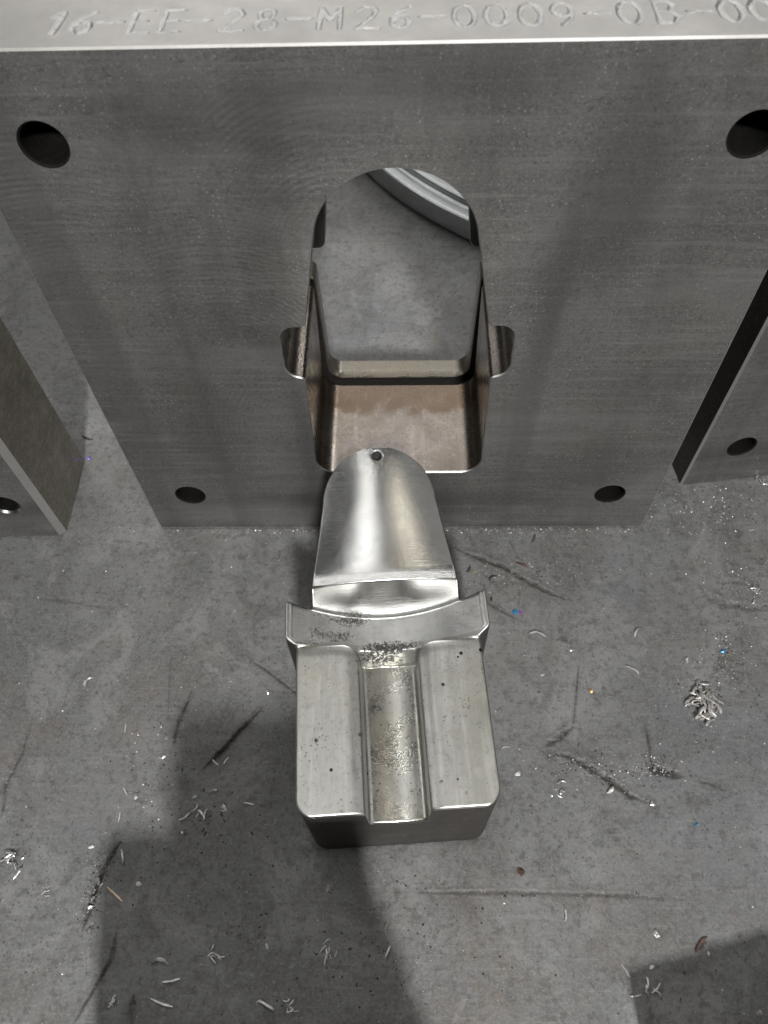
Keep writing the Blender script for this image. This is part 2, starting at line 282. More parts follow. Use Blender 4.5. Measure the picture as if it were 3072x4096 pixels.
def build_floor():
    x = np.arange(-222, 246.01, .6); y = np.arange(-268, 62.01, .6)
    X, Y = np.meshgrid(x, y); Z = np.zeros_like(X); G = np.zeros_like(X); T = np.zeros_like(X)
    wob = (vnoise((X, Y), 3.0, 1) - .5) + (vnoise((X, Y), 1.2, 2) - .5) * .8
    for w_, d_, pts in GOUGES:
        P = np.array(pts); pad = w_ * 4
        ii = np.where((y > P[:, 1].min() - pad) & (y < P[:, 1].max() + pad))[0]; jj = np.where((x > P[:, 0].min() - pad) & (x < P[:, 0].max() + pad))[0]
        if len(ii) == 0 or len(jj) == 0: continue
        sl = np.ix_(ii, jj); xs, ys = X[sl], Y[sl]; D = np.full(xs.shape, 1e9); S = np.zeros(xs.shape)
        L = np.r_[0, np.cumsum(np.hypot(*np.diff(P, axis=0).T))]
        for k in range(len(P) - 1):
            a, b = P[k], P[k + 1]; ab = b - a; t = np.clip(((xs - a[0]) * ab[0] + (ys - a[1]) * ab[1]) / (ab @ ab), 0, 1)
            dd = np.hypot(xs - a[0] - t * ab[0], ys - a[1] - t * ab[1]); m = dd < D; D[m] = dd[m]; S[m] = (L[k] + t * np.hypot(*ab))[m]
        tap = np.clip(np.minimum(S, L[-1] - S) / (.25 * L[-1] + .01), .12, 1) ** .6
        hw = w_ * .62 * tap; q = (D + wob[sl] * w_ * .35) / hw
        deep = np.clip(1 - np.clip(q, 0, None) ** 1.6, 0, 1)
        Z[sl] -= .45 * min(w_, 2) * d_ * deep * tap
        Z[sl] += .12 * np.exp(-((q - 1.35) / .35) ** 2) * min(d_, 1)
        strength = .6 if d_ < .6 else 1.0
        G[sl] = np.maximum(G[sl], strength * np.clip(1.25 - q * .85, 0, 1) * (.55 + .45 * tap))
        G[sl] = np.maximum(G[sl], .42 * strength * np.exp(-np.clip(q - .6, 0, None) ** 2 / 2.6))
        T[sl] = np.maximum(T[sl], np.exp(-np.clip(q - .9, 0, None) ** 2 / 1.2) * (w_ > 1.5))
    # soot-like smudges
    for cx, cy, rx, ry, s_ in ((205, -8, 6, 9, .6), (193, -75, 5, 8, .55), (182, -92, 9, 11, .5), (66, -8, 5, 2, .3), (94, -76, 3, 2, .9), (-95, -92, 14, 7, .3), (146, -160, 3, 4, .6), (127, -166, 4, 5, .55), (143, -182, 3, 5, .35), (139, -226, 5, 3, .5), (58, -196, 3, 2.5, .6), (-189, -191, 3, 4, .9),(195,-53,16,8,.35),(-70,-75,22,8,.25)):
        d = ((X - cx) / rx) ** 2 + ((Y - cy) / ry) ** 2
        G = np.maximum(G, s_ * np.clip(1.15 - np.sqrt(d) - wob * 1.3, 0, 1))
    # contact shade put into the colour along the foot of plate and block
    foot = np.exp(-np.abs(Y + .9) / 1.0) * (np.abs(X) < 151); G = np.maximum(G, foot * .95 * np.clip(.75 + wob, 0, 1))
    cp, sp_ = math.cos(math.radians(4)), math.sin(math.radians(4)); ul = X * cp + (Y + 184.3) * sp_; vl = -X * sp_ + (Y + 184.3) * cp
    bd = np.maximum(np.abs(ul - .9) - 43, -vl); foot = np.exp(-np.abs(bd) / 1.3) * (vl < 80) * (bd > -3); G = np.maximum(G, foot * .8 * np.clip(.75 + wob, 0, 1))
    Z += (vnoise((X, Y), 9, 4) - .5) * .10 + (vnoise((X, Y), 2.2, 5) - .5) * .07
    edge = np.minimum(np.minimum(X - x[0], x[-1] - X), np.minimum(Y - y[0], y[-1] - Y)); f = np.clip(edge / 6, 0, 1); Z *= f
    V = np.stack([X, Y, Z], -1).reshape(-1, 3) * MM; nr, nc = X.shape; Q = grid_quads(nr, nc)
    B = 3000; xa, xb, ya, yb = x[0], x[-1], y[0], y[-1]
    ex = np.array([(-B, -B), (xa, -B), (xb, -B), (B, -B), (-B, ya), (xa, ya), (xb, ya), (B, ya), (-B, yb), (xa, yb), (xb, yb), (B, yb), (-B, B), (xa, B), (xb, B), (B, B)], float)
    E_ = np.c_[ex, np.zeros(16)] * MM; o = len(V); q2 = []
    for r in range(3):
        for c in range(3):
            if r == 1 and c == 1: continue
            i = r * 4 + c; q2.append((i, i + 1, i + 5, i + 4))
    V = np.vstack([V, E_]); Q = np.vstack([Q, np.array(q2) + o])
    fl = np_mesh("workshop_floor", V, Q, M_FLOOR, attrs={"grime_shade": np.r_[G.ravel(), np.zeros(16)], "grit": np.r_[T.ravel(), np.zeros(16)]})
    tag(fl, kind='structure')
build_floor()

# ------------------------------------------------------------------ 2D profiles
def fillet_loop(corners, seg=8):
    """corners: (x,z,r) closed, CCW. Each corner -> seg+1 points (r>0) or 1 point"""
    out = []; n = len(corners)
    for i, (x, z, r) in enumerate(corners):
        if r <= 0: out.append((x, z)); continue
        p = np.array([x, z]); a = np.array(corners[i - 1][:2]); b = np.array(corners[(i + 1) % n][:2])
        u = (a - p) / np.linalg.norm(a - p); v = (b - p) / np.linalg.norm(b - p)
        ang = math.acos(max(-1, min(1, float(u @ v)))); t = r / math.tan(ang / 2)
        bis = (u + v) / np.linalg.norm(u + v); c = p + bis * (r / math.sin(ang / 2))
        s0 = p + u * t - c; s1 = p + v * t - c; a0 = math.atan2(s0[1], s0[0]); a1 = math.atan2(s1[1], s1[0])
        d = (a1 - a0 + math.pi) % (2 * math.pi) - math.pi
        for k in range(seg + 1):
            th = a0 + d * k / seg; out.append((c[0] + r * math.cos(th), c[1] + r * math.sin(th)))
    return np.array(out)
def offset_loop(P, d):
    a = np.roll(P, 1, 0); b = np.roll(P, -1, 0); t = b - a; t /= np.linalg.norm(t, axis=1)[:, None]
    return P + np.stack([t[:, 1], -t[:, 0]], 1) * d          # outward for CCW
def cavity_profile(cr, R, cz, phi):
    right = cr; left = [(-x, z, r) for x, z, r in cr][::-1]
    n = 28; dome = [(R * math.cos(a), cz + R * math.sin(a), 0) for a in np.linspace(phi, math.pi - phi, n)]
    return fillet_loop(right + dome + left)
PF = cavity_profile([(45.2, 58, 11), (43.9, 134.5, 2.5), (52.6, 137.5, 7.5), (52.4, 167.3, 7), (40.3, 167.3, 3)], 32, 211.5, .19)
PR = cavity_profile([(42.0, 58, 9), (43.8, 133, 3), (50.5, 136.5, 2), (50.5, 153, 4), (36.8, 153, 4)], 31, 211.5, .12)

def lin(P, y): return np.stack([P[:, 0], np.full(len(P), y), P[:, 1]], 1)
def loft(loops):
    V = np.vstack(loops); n = len(loops[0]); F = []
    for k in range(len(loops) - 1):
        for i in range(n):
            j = (i + 1) % n; F.append((k * n + i, k * n + j, (k + 1) * n + j, (k + 1) * n + i))
    return V, F
def circle(cx, cz, r, n=40): return np.array([(cx + r * math.cos(t), cz + r * math.sin(t)) for t in np.linspace(0, 2 * math.pi, n, endpoint=False)])

def plate_body(name, w0, w1, H, T, ch, holes, opening, mat, parent, mats_side=None, top_from=0.0):
    """Box x[w0,w1] y[0,T] z[0,H] mm. Front face pierced by holes (cx,cz,r) and an opening loop; front edges chamfered."""
    V = []; F = []; mi = []
    outer = np.array([(w0 + ch, ch * .4), (w1 - ch, ch * .4), (w1 - ch, H - ch), (w0 + ch, H - ch)])
    loops = [outer] + [circle(*h)[::-1] for h in holes]
    if opening is not None: loops.append(opening[::-1])
    flat = np.vstack(loops); tri = tessellate_polygon([[Vector((p[0], p[1], 0)) for p in L] for L in loops])
    V += [(p[0], 0, p[1]) for p in flat]
    for t in tri:
        a, b, c = [flat[i] for i in t]; cr = (b[0] - a[0]) * (c[1] - a[1]) - (b[1] - a[1]) * (c[0] - a[0])
        F.append(tuple(t) if cr > 0 else tuple(t)[::-1]); mi.append(0)
    o = len(V); V += [(p[0], 0, p[1]) for p in outer] + [(w0, ch, 0), (w1, ch, 0), (w1, ch, H), (w0, ch, H)]
    for i in range(4):
        j = (i + 1) % 4; F.append((o + i, o + 4 + i, o + 4 + j, o + j)); mi.append(2 if i else 0)
    o = len(V); V += [(w0, ch, 0), (w1, ch, 0), (w1, ch, H), (w0, ch, H), (w0, T, 0), (w1, T, 0), (w1, T, H), (w0, T, H)]
    F.append((o + 1, o + 5, o + 6, o + 2)); mi.append(1); F.append((o, o + 3, o + 7, o + 4)); mi.append(1); F.append((o, o + 4, o + 5, o + 1)); mi.append(0)
    if top_from <= 0: F.append((o + 3, o + 2, o + 6, o + 7)); mi.append(1)
    else:
        p = len(V); V += [(w0, top_from, H), (w1, top_from, H)]; F.append((p, p + 1, o + 6, o + 7)); mi.append(2)
    # back face
    bl = [np.array([(w0, 0), (w1, 0), (w1, H), (w0, H)])]
    if opening is not None: bl.append(PR[::-1])
    fl = np.vstack(bl); tri = tessellate_polygon([[Vector((q[0], q[1], 0)) for q in L] for L in bl]); o = len(V); V += [(q[0], T, q[1]) for q in fl]
    for t in tri:
        a, b, c = [fl[i] for i in t]; cr = (b[0] - a[0]) * (c[1] - a[1]) - (b[1] - a[1]) * (c[0] - a[0])
        t = tuple(i + o for i in t); F.append(t[::-1] if cr > 0 else t); mi.append(0)
    ob = mesh_obj(name, np.array(V) * MM, F, mat, parent)
    for m in (mats_side or []): ob.data.materials.append(m)
    ob.data.polygons.foreach_set("material_index", mi if mats_side else [0] * len(mi)); ob.data.update()
    return ob
def bore(cx, cz, r, depth, mat, parent, cham=.8, name="bolt_hole"):
    n = 40; rings = []
    for y, rr in ((0, r), (cham, r - cham), (cham, r - cham), (depth, r - cham), (depth, r - cham)):
        a = circle(cx, cz, rr, n); rings.append(lin(a, y))
    V, F = loft(rings); F = [f for k, f in enumerate(F) if not (n <= k < 2 * n) and not (3 * n <= k < 4 * n)]
    b = 4 * n; F.append(tuple(range(b, b + n)))
    F = [tuple(f) for f in F]
    sm = [len(f) == 4 for f in F]
    return mesh_obj(name, np.array(V) * MM, F, mat, parent, smooth=sm)

HOLES = [(-122.5, 35.6, 8.9), (122.5, 35.6, 8.9), (-122.5, 254.4, 8.9), (122.5, 254.4, 8.9)]
H_PLATE = 286.4
plate = empty("steel_plate")
tag(plate, "large dark milled plate in the middle with an arched opening and engraved top", "steel plate")
TOPD = 34.0
plate_body("plate_body", -150, 150, H_PLATE, 85, .7, HOLES, offset_loop(PF, .5), M_PLATE, plate, [M_SIDE, M_TOP], TOPD)
for cx, cz, r in HOLES: bore(cx, cz, r, 60, M_BORE, plate)
# cavity: chamfered mouth, straight wall, relief groove, rear lip
V, F = loft([lin(offset_loop(PF, .5), 0), lin(PF, .7)]); mesh_obj("opening_edge", V * MM, [f[::-1] for f in F], M_ENGR, plate, True)
V, F = loft([lin(PF, y) for y in (.7, 12, 24, 36, 48, 58, 64.6)]); mesh_obj("opening_wall", V * MM, [f[::-1] for f in F], M_CAV, plate, True)
V, F = loft([lin(PF, 64.6), lin(offset_loop(PF, 4.2), 65.0)]); Vg = [V]; Fg = [f[::-1] for f in F]
V, F = loft([lin(offset_loop(PF, 4.2), 65.0), lin(offset_loop(PF, 4.2), 71.6), lin(offset_loop(PR, .4), 71.6)]); Fg += [tuple(i + len(Vg[0]) for i in f[::-1]) for f in F]; Vg.append(V)
mesh_obj("relief_groove", np.vstack(Vg) * MM, Fg, mat_simple("shaded_oily_groove_steel", (.012, .010, .009), .5, .2), plate)  # oily groove made near black, recess shade put into its colour
nv = 0; Vg = []; Fg = []
V, F = loft([lin(offset_loop(PR, .4), 71.6), lin(PR, 72.2), lin(PR, 78), lin(PR, 85)]); Fg += [tuple(i + nv for i in f[::-1]) for f in F]; Vg.append(V)
mesh_obj("rear_lip", np.vstack(Vg) * MM, Fg, M_LIP, plate, [False] * (len(Fg) - len(F)) + [True] * len(F))

# engraved top face: groove relief on a fine grid, the cut strokes of each character their own part
def ell(cx, cy, rx, ry, a0=0, a1=360, n=18): return [(cx + rx * math.cos(math.radians(a)), cy + ry * math.sin(math.radians(a))) for a in np.linspace(a0, a1, n)]
GL = {'1': [[(.2, .75), (.62, 1), (.48, 0)]], '6': [[(.85, .98), (.45, .75), (.18, .42), (.2, .15), (.45, 0), (.75, .08), (.85, .3), (.7, .52), (.4, .5), (.2, .3)]],
      '-': [[(.08, .5), (.92, .5)]], 'E': [[(.85, 1), (.22, 1), (.15, 0), (.85, 0)], [(.2, .52), (.7, .52)]],
      '2': [[(.15, .8), (.35, 1), (.7, 1), (.85, .8), (.7, .55), (.1, 0), (.9, 0)]],
      '8': [ell(.5, .76, .28, .23), ell(.5, .26, .36, .26)], 'M': [[(.1, 0), (.14, 1), (.5, .4), (.88, 1), (.9, 0)]],
      '0': [ell(.5, .5, .4, .5)], '9': [ell(.5, .7, .35, .3), [(.85, .7), (.8, .3), (.45, 0)]],
      'B': [[(.15, 0), (.15, 1), (.6, 1), (.8, .8), (.65, .56), (.15, .54)], [(.6, .55), (.88, .3), (.7, .02), (.15, 0)]]}
TEXT = [('1', -109.2), ('6', -101.0), ('-', -91.7), ('E', -81.9), ('E', -72.0), ('-', -63.0), ('2', -52.0), ('8', -41.1), ('-', -30.5), ('M', -20.5), ('2', -8.5), ('6', 2.2), ('-', 12.3),
        ('0', 22.7), ('0', 33.0), ('0', 43.8), ('9', 54.1), ('-', 65.1), ('0', 75.4), ('B', 87.0), ('-', 97.4), ('0', 107.2), ('0', 117.0)]
def build_top():
    x = np.arange(-150, 150.01, .4); x[-1] = 150; y = np.linspace(.7, TOPD, 96); X, Y = np.meshgrid(x, y)
    Z = np.full(X.shape, H_PLATE); own = np.full(X.shape, -1); nz = vnoise((X * 1.0 + 300, Y), 1.1, 11) - .5; n2 = vnoise((X + 300, Y), 3.1, 12) - .5
    Dall = np.full(X.shape, 99.)
    for k, (ch, cx) in enumerate(TEXT):
        wdt, hgt = (8.4, 14.0) if ch != '1' else (7.5, 14.0)
        D = np.full(X.shape, 99.); jj = np.where(abs(x - cx) < 9)[0]; sl = (slice(None), jj); xs, ys = X[sl], Y[sl]
        for st in GL[ch]:
            P = np.array([(cx + (a - .5) * wdt, 9.0 + b * hgt) for a, b in st])
            for a, b in zip(P[:-1], P[1:]):
                ab = b - a; t = np.clip(((xs - a[0]) * ab[0] + (ys - a[1]) * ab[1]) / (ab @ ab + 1e-9), 0, 1)
                D[sl] = np.minimum(D[sl], np.hypot(xs - a[0] - t * ab[0], ys - a[1] - t * ab[1]))
        D = D + nz * .5 + n2 * .5; own[(D < .95)] = k; Dall = np.minimum(Dall, D)
    dp = np.clip(1 - (np.clip(Dall, 0, None) / 1.15) ** 2, 0, 1); Z -= dp * (.50 + nz * .45 + n2 * .2)
    Z += .06 * np.exp(-((Dall - 1.3) / .4) ** 2) * (1 + n2)
    Z += n2 * .05
    V = np.stack([X, Y, Z], -1).reshape(-1, 3) * MM; Q = grid_quads(*X.shape); ow = own.ravel()[Q]
    fo = np.where((ow >= 0).sum(1) >= 3, ow.max(1), -1)
    for k in range(-1, len(TEXT)):
        q = Q[fo == k]
        if len(q) == 0: continue
        u, inv = np.unique(q, return_inverse=True)
        np_mesh("top_face" if k < 0 else "engraved_character", V[u], inv.reshape(-1, 4), M_TOP if k < 0 else M_ENGR, plate)
build_top()

# neighbouring plates
lp = empty("steel_plate", (-.2085, -.0066, 0), math.radians(.8))
tag(lp, "steel plate with brown oily side, cut off by the left border", "steel plate")
def side_plate(root, w0, w1, holes, ch, T):
    plate_body("plate_body", w0, w1, H_PLATE, T, ch, holes, None, M_PLATE, root, [M_SIDE, M_TOP])
side_plate(lp, -300, 0, [(-22.5, 35.6, 8.9), (-272, 35.6, 8.9), (-27, 250, 8.9), (-272, 250, 8.9)], 3.4, 58)
for h in [(-22.5, 35.6, 8.9), (-272, 35.6, 8.9), (-27, 250, 8.9), (-272, 250, 8.9)]: bore(*h, 40, M_BORE2, lp, 1.2)
rp = empty("steel_plate", (.1795, .0305, 0), math.radians(7.5))
tag(rp, "dark steel plate with black shaded side, beyond the right edge of the middle plate", "steel plate")
M_SIDE = mat_plate("shaded_side_steel", (.05, .046, .04), (.05, .04, .03), False, glint=.1)  # darker side steel, the shade on this plate's side put into its colour
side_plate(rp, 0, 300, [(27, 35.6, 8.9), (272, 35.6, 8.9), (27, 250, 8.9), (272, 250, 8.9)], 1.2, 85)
for h in [(27, 35.6, 8.9), (272, 35.6, 8.9), (27, 250, 8.9), (272, 250, 8.9)]: bore(*h, 60, M_BORE, rp, .8)

# ring behind the opening
ring = empty("steel_ring", (.262, .545, 0)); tag(ring, "large grey turned steel ring lying on the floor behind the opening", "ring")
def lathe(prof, n, name, mat, parent):
    V = []; F = []; m = len(prof)
    for i in range(n):
        a = 2 * math.pi * i / n
        for r, z in prof: V.append((r * math.cos(a), r * math.sin(a), z))
    for i in range(n):
        j = (i + 1) % n
        for k in range(m - 1): F.append((i * m + k, j * m + k, j * m + k + 1, i * m + k + 1))
    return mesh_obj(name, np.array(V) * MM, F, mat, parent, True)
def arc(cx, cz, r, a0, a1, n=6): return [(cx + r * math.cos(math.radians(a)), cz + r * math.sin(math.radians(a))) for a in np.linspace(a0, a1, n)]
lathe([(339, 0), (339, 2.6), (343.4, 3.0), (344, 3.8)] + [(344, 10)] + arc(341.0, 18, 3.0, 0, 90), 220, "outer_wall", M_RING, ring)
lathe([(341.0, 21), (333.5, 21)] + arc(333.5, 23.5, 2.5, 270, 180) + arc(328, 24.5, 3.0, 0, 90) + [(320, 27.5), (300, 27.5), (262, 27.5), (260, 26), (260, 0)], 220, "top_step", M_RING, ring)

# ------------------------------------------------------------------ insert block
PSI = math.radians(4.0)
ins = empty("steel_insert", (0, -.1843, 0), PSI)
tag(ins, "bright machined insert with grooved block, curved collar and rounded tongue on the floor", "steel insert")
UC = .9
def rect_sdf(u, v, u0, u1, v0, v1, r):
    cx, cy = (u0 + u1) / 2, (v0 + v1) / 2; hx, hy = (u1 - u0) / 2 - r, (v1 - v0) / 2 - r
    dx, dy = np.abs(u - cx) - hx, np.abs(v - cy) - hy
    return np.hypot(np.clip(dx, 0, None), np.clip(dy, 0, None)) + np.minimum(np.maximum(dx, dy), 0) - r
def sm(x): x = np.clip(x, 0, 1); return x * x * (3 - 2 * x)
def z_saddle(u): return 65 + 12 * (np.abs(u - UC) / 48) ** 2
def v_far(u): return 93.4 + 6.6 * (np.abs(u - UC) / 48) ** 2
def build_body():
    nu = 250; s = np.linspace(-1, 1, nu); s = np.sign(s) * (1 - (1 - np.abs(s)) ** 1.0)
    v1 = np.r_[np.linspace(0, 3, 12)[:-1], np.linspace(3, 66, 110)[:-1], np.linspace(66, 82, 56)[:-1]]; tau = np.linspace(0, 1, 40)
    def hw(v):
        b = np.where(v < 8, 35 + np.sqrt(np.clip(64 - (8 - v) ** 2, 0, None)), 43.0)
        return b + 5.1 * sm((v - 75.5) / 5.5)
    rows_u = []; rows_v = []
    for v in v1: rows_u.append(UC + s * hw(v)); rows_v.append(np.full(nu, v))
    n1 = len(v1)
    for t in tau:
        u = UC + s * 48.1; rows_u.append(u); rows_v.append(82 + (v_far(u) - 82) * t)
    U, Vv = np.array(rows_u), np.array(rows_v); HW = np.array([hw(v) for v in v1] + [48.1] * len(tau))[:, None] * np.ones((1, nu))
    zs = z_saddle(U); inner = np.abs(U - UC)
    n_ = vnoise((U * 1. + 200, Vv + 200), 1.0, 21) - .5; nb = vnoise((U + 200, Vv + 200), 4.0, 22) - .5
    groove_z = 54.2 - 1.5 * np.cos(np.clip((U - UC) / 12, -1, 1) * math.pi * .5) + .0 * Vv
    stp = sm((Vv - 71.2 + nb * 1.5) / 4.2)
    base = groove_z + (zs - groove_z) * stp
    ls = np.minimum(rect_sdf(U, Vv, -90, UC - 13.2, -60, 77.2, 9.5), rect_sdf(U, Vv, UC + 12.4, 90, -60, 76.2, 9.5))
    x = np.clip(-ls, 0, None)                       # distance inside a land
    tt = np.clip(7.5 - x, 0, None); landz = 75 - tt ** 2 / 22.0 - .10 * np.clip(2.2 - x, 0, None) ** 2
    fil = np.exp(-np.clip(ls, 0, None) / .7) * .06 * (ls > 0)      # fillet at the foot of the wall
    Z = np.where(x > 0, base + (landz - base) * np.clip(.06 + x / .95, 0, 1), base + (75 - base) * fil)
    e = np.minimum(HW - np.abs(U - UC), Vv); ef = np.where(Vv > 80, v_far(U) - Vv, 99)
    rf = 3.0; cf = np.clip(ef, 0, rf); Z -= rf - np.sqrt(np.clip(rf * rf - (rf - cf) ** 2, 0, None))
    r = 1.3; c = np.clip(e, 0, r); Z -= r - np.sqrt(np.clip(r * r - (r - c) ** 2, 0, None))
    # narrow lip line along the outer edge of the collar
    Z += .35 * np.exp(-((np.abs(U - UC) - 45.2) / .5) ** 2) * (Vv > 80)
    G = np.zeros_like(Z)
    for cu, cv, ru, rv, st in ((-17, 91, 11, 3.6, 1.0), (-24, 83, 12, 3.0, .85), (-33, 84, 5, 4, .7), (0, 76.5, 15, 3.6, 1.0), (-4, 74, 13, 2.6, .9), (-30, 93, 9, 3, .45), (10, 77, 8, 2.5, .7), (-36, 79, 8, 2.5, .6)):
        G = np.maximum(G, st * np.clip(1.35 - np.hypot((U - cu) / ru, (Vv - cv) / rv), 0, 1))
    Z += nb * .05
    G = np.maximum(G, (.05 + .06 * (nb + .5)) * (np.abs(U - UC) < 12.2) * (Vv < 73))
    V = np.stack([U, Vv, Z], -1); nr, nc = Z.shape
    P = V.reshape(-1, 3); Q = grid_quads(nr, nc)
    # skirt (own vertices: a hard edge at the rim)
    idx = np.r_[np.arange(0, nc), np.arange(1, nr) * nc + nc - 1, (nr - 1) * nc + np.arange(nc - 2, -1, -1), np.arange(nr - 2, 0, -1) * nc]
    top = P[idx].copy(); bot = top.copy(); bot[:, 2] = 0
    o = len(P); m = len(idx); k = np.arange(m); kj = (k + 1) % m
    Qs = np.stack([o + m + k, o + m + kj, o + kj, o + k], 1)
    Pall = np.vstack([P, top, bot]); g = np.r_[G.ravel(), np.zeros(2 * m)]
    # vertex normals of the top, kept over the seam between the two parts
    d1 = np.gradient(V, axis=1); d0 = np.gradient(V, axis=0); Nn = np.cross(d1, d0); Nn /= np.linalg.norm(Nn, axis=-1, keepdims=True) + 1e-12
    t = np.roll(top, -1, 0) - np.roll(top, 1, 0); ns = np.stack([t[:, 1], -t[:, 0], np.zeros(m)], 1); ns /= np.linalg.norm(ns, axis=1, keepdims=True) + 1e-12
    Nall = np.vstack([Nn.reshape(-1, 3), ns, ns])
    Qa = np.vstack([Q, Qs]); cv = Pall[Qa][:, :, 1].mean(1)
    for nm, mk, mt in (("grooved_block", cv < 78.6, M_BLOCK), ("collar", cv >= 78.6, M_COLLAR)):
        q = Qa[mk]; u, inv = np.unique(q, return_inverse=True)
        ob = np_mesh(nm, Pall[u] * MM, inv.reshape(-1, 4), mt, ins, attrs={"grime_shade": g[u]}, normals=Nall[u])
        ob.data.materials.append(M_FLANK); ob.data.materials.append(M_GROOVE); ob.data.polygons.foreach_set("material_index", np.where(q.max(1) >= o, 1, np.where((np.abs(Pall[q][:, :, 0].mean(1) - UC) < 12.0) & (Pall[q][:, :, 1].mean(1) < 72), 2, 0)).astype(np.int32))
build_body()
def build_tongue():
    nu = 200; s = np.linspace(-1, 1, nu); tip = 171.0
    v2 = np.r_[np.linspace(110, 146, 95)[:-1], 146 + (tip - 146) * np.sin(np.linspace(0, 1, 120) * math.pi / 2)]
    tau = np.linspace(0, 1, 70)
    def hw(v):
        lin_ = 34.6 - (v - 106) * .155
        return np.where(v < 146, lin_, 28.4 * np.sqrt(np.clip(1 - (np.clip(v - 146, 0, None) / 25.0) ** 2.0, 0, 1)) + .02)
    ru, rv = [], []
    for t in tau:
        u = UC + s * hw(np.array(96 + 14 * t)); ru.append(u); rv.append(v_far(u) - .6 + (110 - v_far(u) + .6) * t)
    for v in v2[1:]:
        ru.append(UC + s * hw(v)); rv.append(np.full(nu, v))
    U, Vv = np.array(ru), np.array(rv); zs = z_saddle(U) - 3.2
    zt = 84.5 + (Vv - 106) * .15 + np.clip(Vv - 106, 0, None) ** 2 * .0012 - (.0026 + .0032 * np.clip((Vv - 110) / 45, 0, 1)) * (U - UC) ** 2
    def smin(a_, b_, k_): h_ = np.clip(.5 + .5 * (b_ - a_) / k_, 0, 1); return b_ * (1 - h_) + a_ * h_ - k_ * h_ * (1 - h_)
    vt = 107.6; zb = 84.6 - .0026 * (U - UC) ** 2
    face = zb - .315 * (vt - Vv) - .004 * np.clip(vt - Vv, 0, None) ** 2            # bright rounded band along the lower edge
    vq = v_far(U) - .6; ve = 103.4; zf = zb - .315 * (vt - ve) - .004 * (vt - ve) ** 2
    qq = np.clip((Vv - vq) / (ve - vq), 0, None); wall = zs + (zf - zs) * (.9 * qq + .1 * qq ** 2)
    Z = smin(smin(zt, face, .35), wall, .5)
    HWm = np.abs(U - UC).max(1, keepdims=True); e = np.minimum(HWm - np.abs(U - UC), (tip - Vv) * 1.0); r = .9; c = np.clip(e, 0, r)
    Z -= (r - np.sqrt(np.clip(r * r - (r - c) ** 2, 0, None)))
    hd = np.hypot(U - UC, Vv - 166.2); sn = np.abs(hd - 2.6) < .19; k_ = np.where(sn, 2.6 / np.maximum(hd, 1e-6), 1.0)
    U = UC + (U - UC) * k_; Vv = 166.2 + (Vv - 166.2) * k_; hd = np.where(sn, 2.6, hd); hole = hd < 2.55
    Z -= np.where(hole, 14, 0) + .15 * np.exp(-np.clip(hd - 2.6, 0, None) / .3) * (~hole)
    Z -= .5 * np.exp(-((U - UC) / .16) ** 2) * ((Vv > 166.2))
    V = np.stack([U, Vv, Z], -1); nr, nc = Z.shape; P = V.reshape(-1, 3); Q = grid_quads(nr, nc)
    qh = hole.ravel()[Q].sum(1)
    idx = np.r_[np.arange(0, nc), np.arange(1, nr) * nc + nc - 1, (nr - 1) * nc + np.arange(nc - 2, -1, -1), np.arange(nr - 2, 0, -1) * nc]
    top = P[idx].copy(); bot = top.copy(); bot[:, 2] = 0; o = len(P); m = len(idx); k = np.arange(m); kj = (k + 1) % m
    Qs = np.stack([o + m + k, o + m + kj, o + kj, o + k], 1); Pa = np.vstack([P, top, bot])
    ob = np_mesh("tongue", Pa * MM, np.vstack([Q[qh == 0], Qs]), M_TONGUE, ins)
    ob.data.materials.append(M_FLANK); ob.data.polygons.foreach_set("material_index", np.r_[np.zeros((qh == 0).sum(), np.int32), np.ones(m, np.int32)])
    u, inv = np.unique(Q[qh > 0], return_inverse=True)
    np_mesh("pin_hole", P[u] * MM, inv.reshape(-1, 4), mat_simple("pin_hole_steel", (.16, .155, .15), .5, .8), ins, smooth=False)
build_tongue()

# ------------------------------------------------------------------ unseen blocks added outside the frame to throw the two shadows in front
def added_block(loc, rz, sx, sy, sz, label):
    r = empty("shadow_block", loc, rz); tag(r, label, "shadow blocker")
    plate_body("shadow_block_body", -sx / 2, sx / 2, sz, sy, 1.2, [(0, sz * .5, min(sx, sz) * .12)], None, M_PLATE, r, [M_SIDE, M_TOP])
    bore(0, sz * .5, min(sx, sz) * .12, sy * .6, M_BORE, r)
    return r

def stand(x0, x1, y, h, d, rz, label):
    cx = (x0 + x1) / 2; return added_block((cx * MM, (y - d) * MM, 0), rz, x1 - x0, d, h, label)
stand(-95, -4, -268, 147, 24, 0, "tall unseen block added outside the bottom edge to cast a shadow")
stand(-129, -97, -269, 90, 24, 0, "shorter unseen block added beside the tall one to cast a shadow")
added_block((-.0107, -.3391, 0), math.radians(-65.8), 66, 30, 90, "tilted unseen block added behind the tall one to cast a shadow")
added_block((.1682, -.2894, 0), math.radians(14), 110, 34, 34, "low unseen bar added outside the bottom right corner to cast a shadow")

# ------------------------------------------------------------------ chips
def tube(path, rad, n=5, flat=1.0, up=(0, 0, 1)):
    V = []; F = []; P = [Vector(p) for p in path]; L = len(P)
    for i, p in enumerate(P):
        d = (P[min(i + 1, L - 1)] - P[max(i - 1, 0)]).normalized(); sd = d.cross(Vector(up))
        if sd.length < 1e-4: sd = d.cross(Vector((1, 0, 0)))
        sd.normalize(); u2 = sd.cross(d); rr = rad * (1.0 if 0 < i < L - 1 else .45) * random.uniform(.8, 1.2)
        for k in range(n):
            a = 2 * math.pi * k / n; V.append(p + sd * (math.cos(a) * rr) + u2 * (math.sin(a) * rr * flat))
    for i in range(L - 1):
        for k in range(n): F.append((i * n + k, i * n + (k + 1) % n, (i + 1) * n + (k + 1) % n, (i + 1) * n + k))
    F.append(tuple(range(n))[::-1]); F.append(tuple((L - 1) * n + k for k in range(n)))
    return V, F
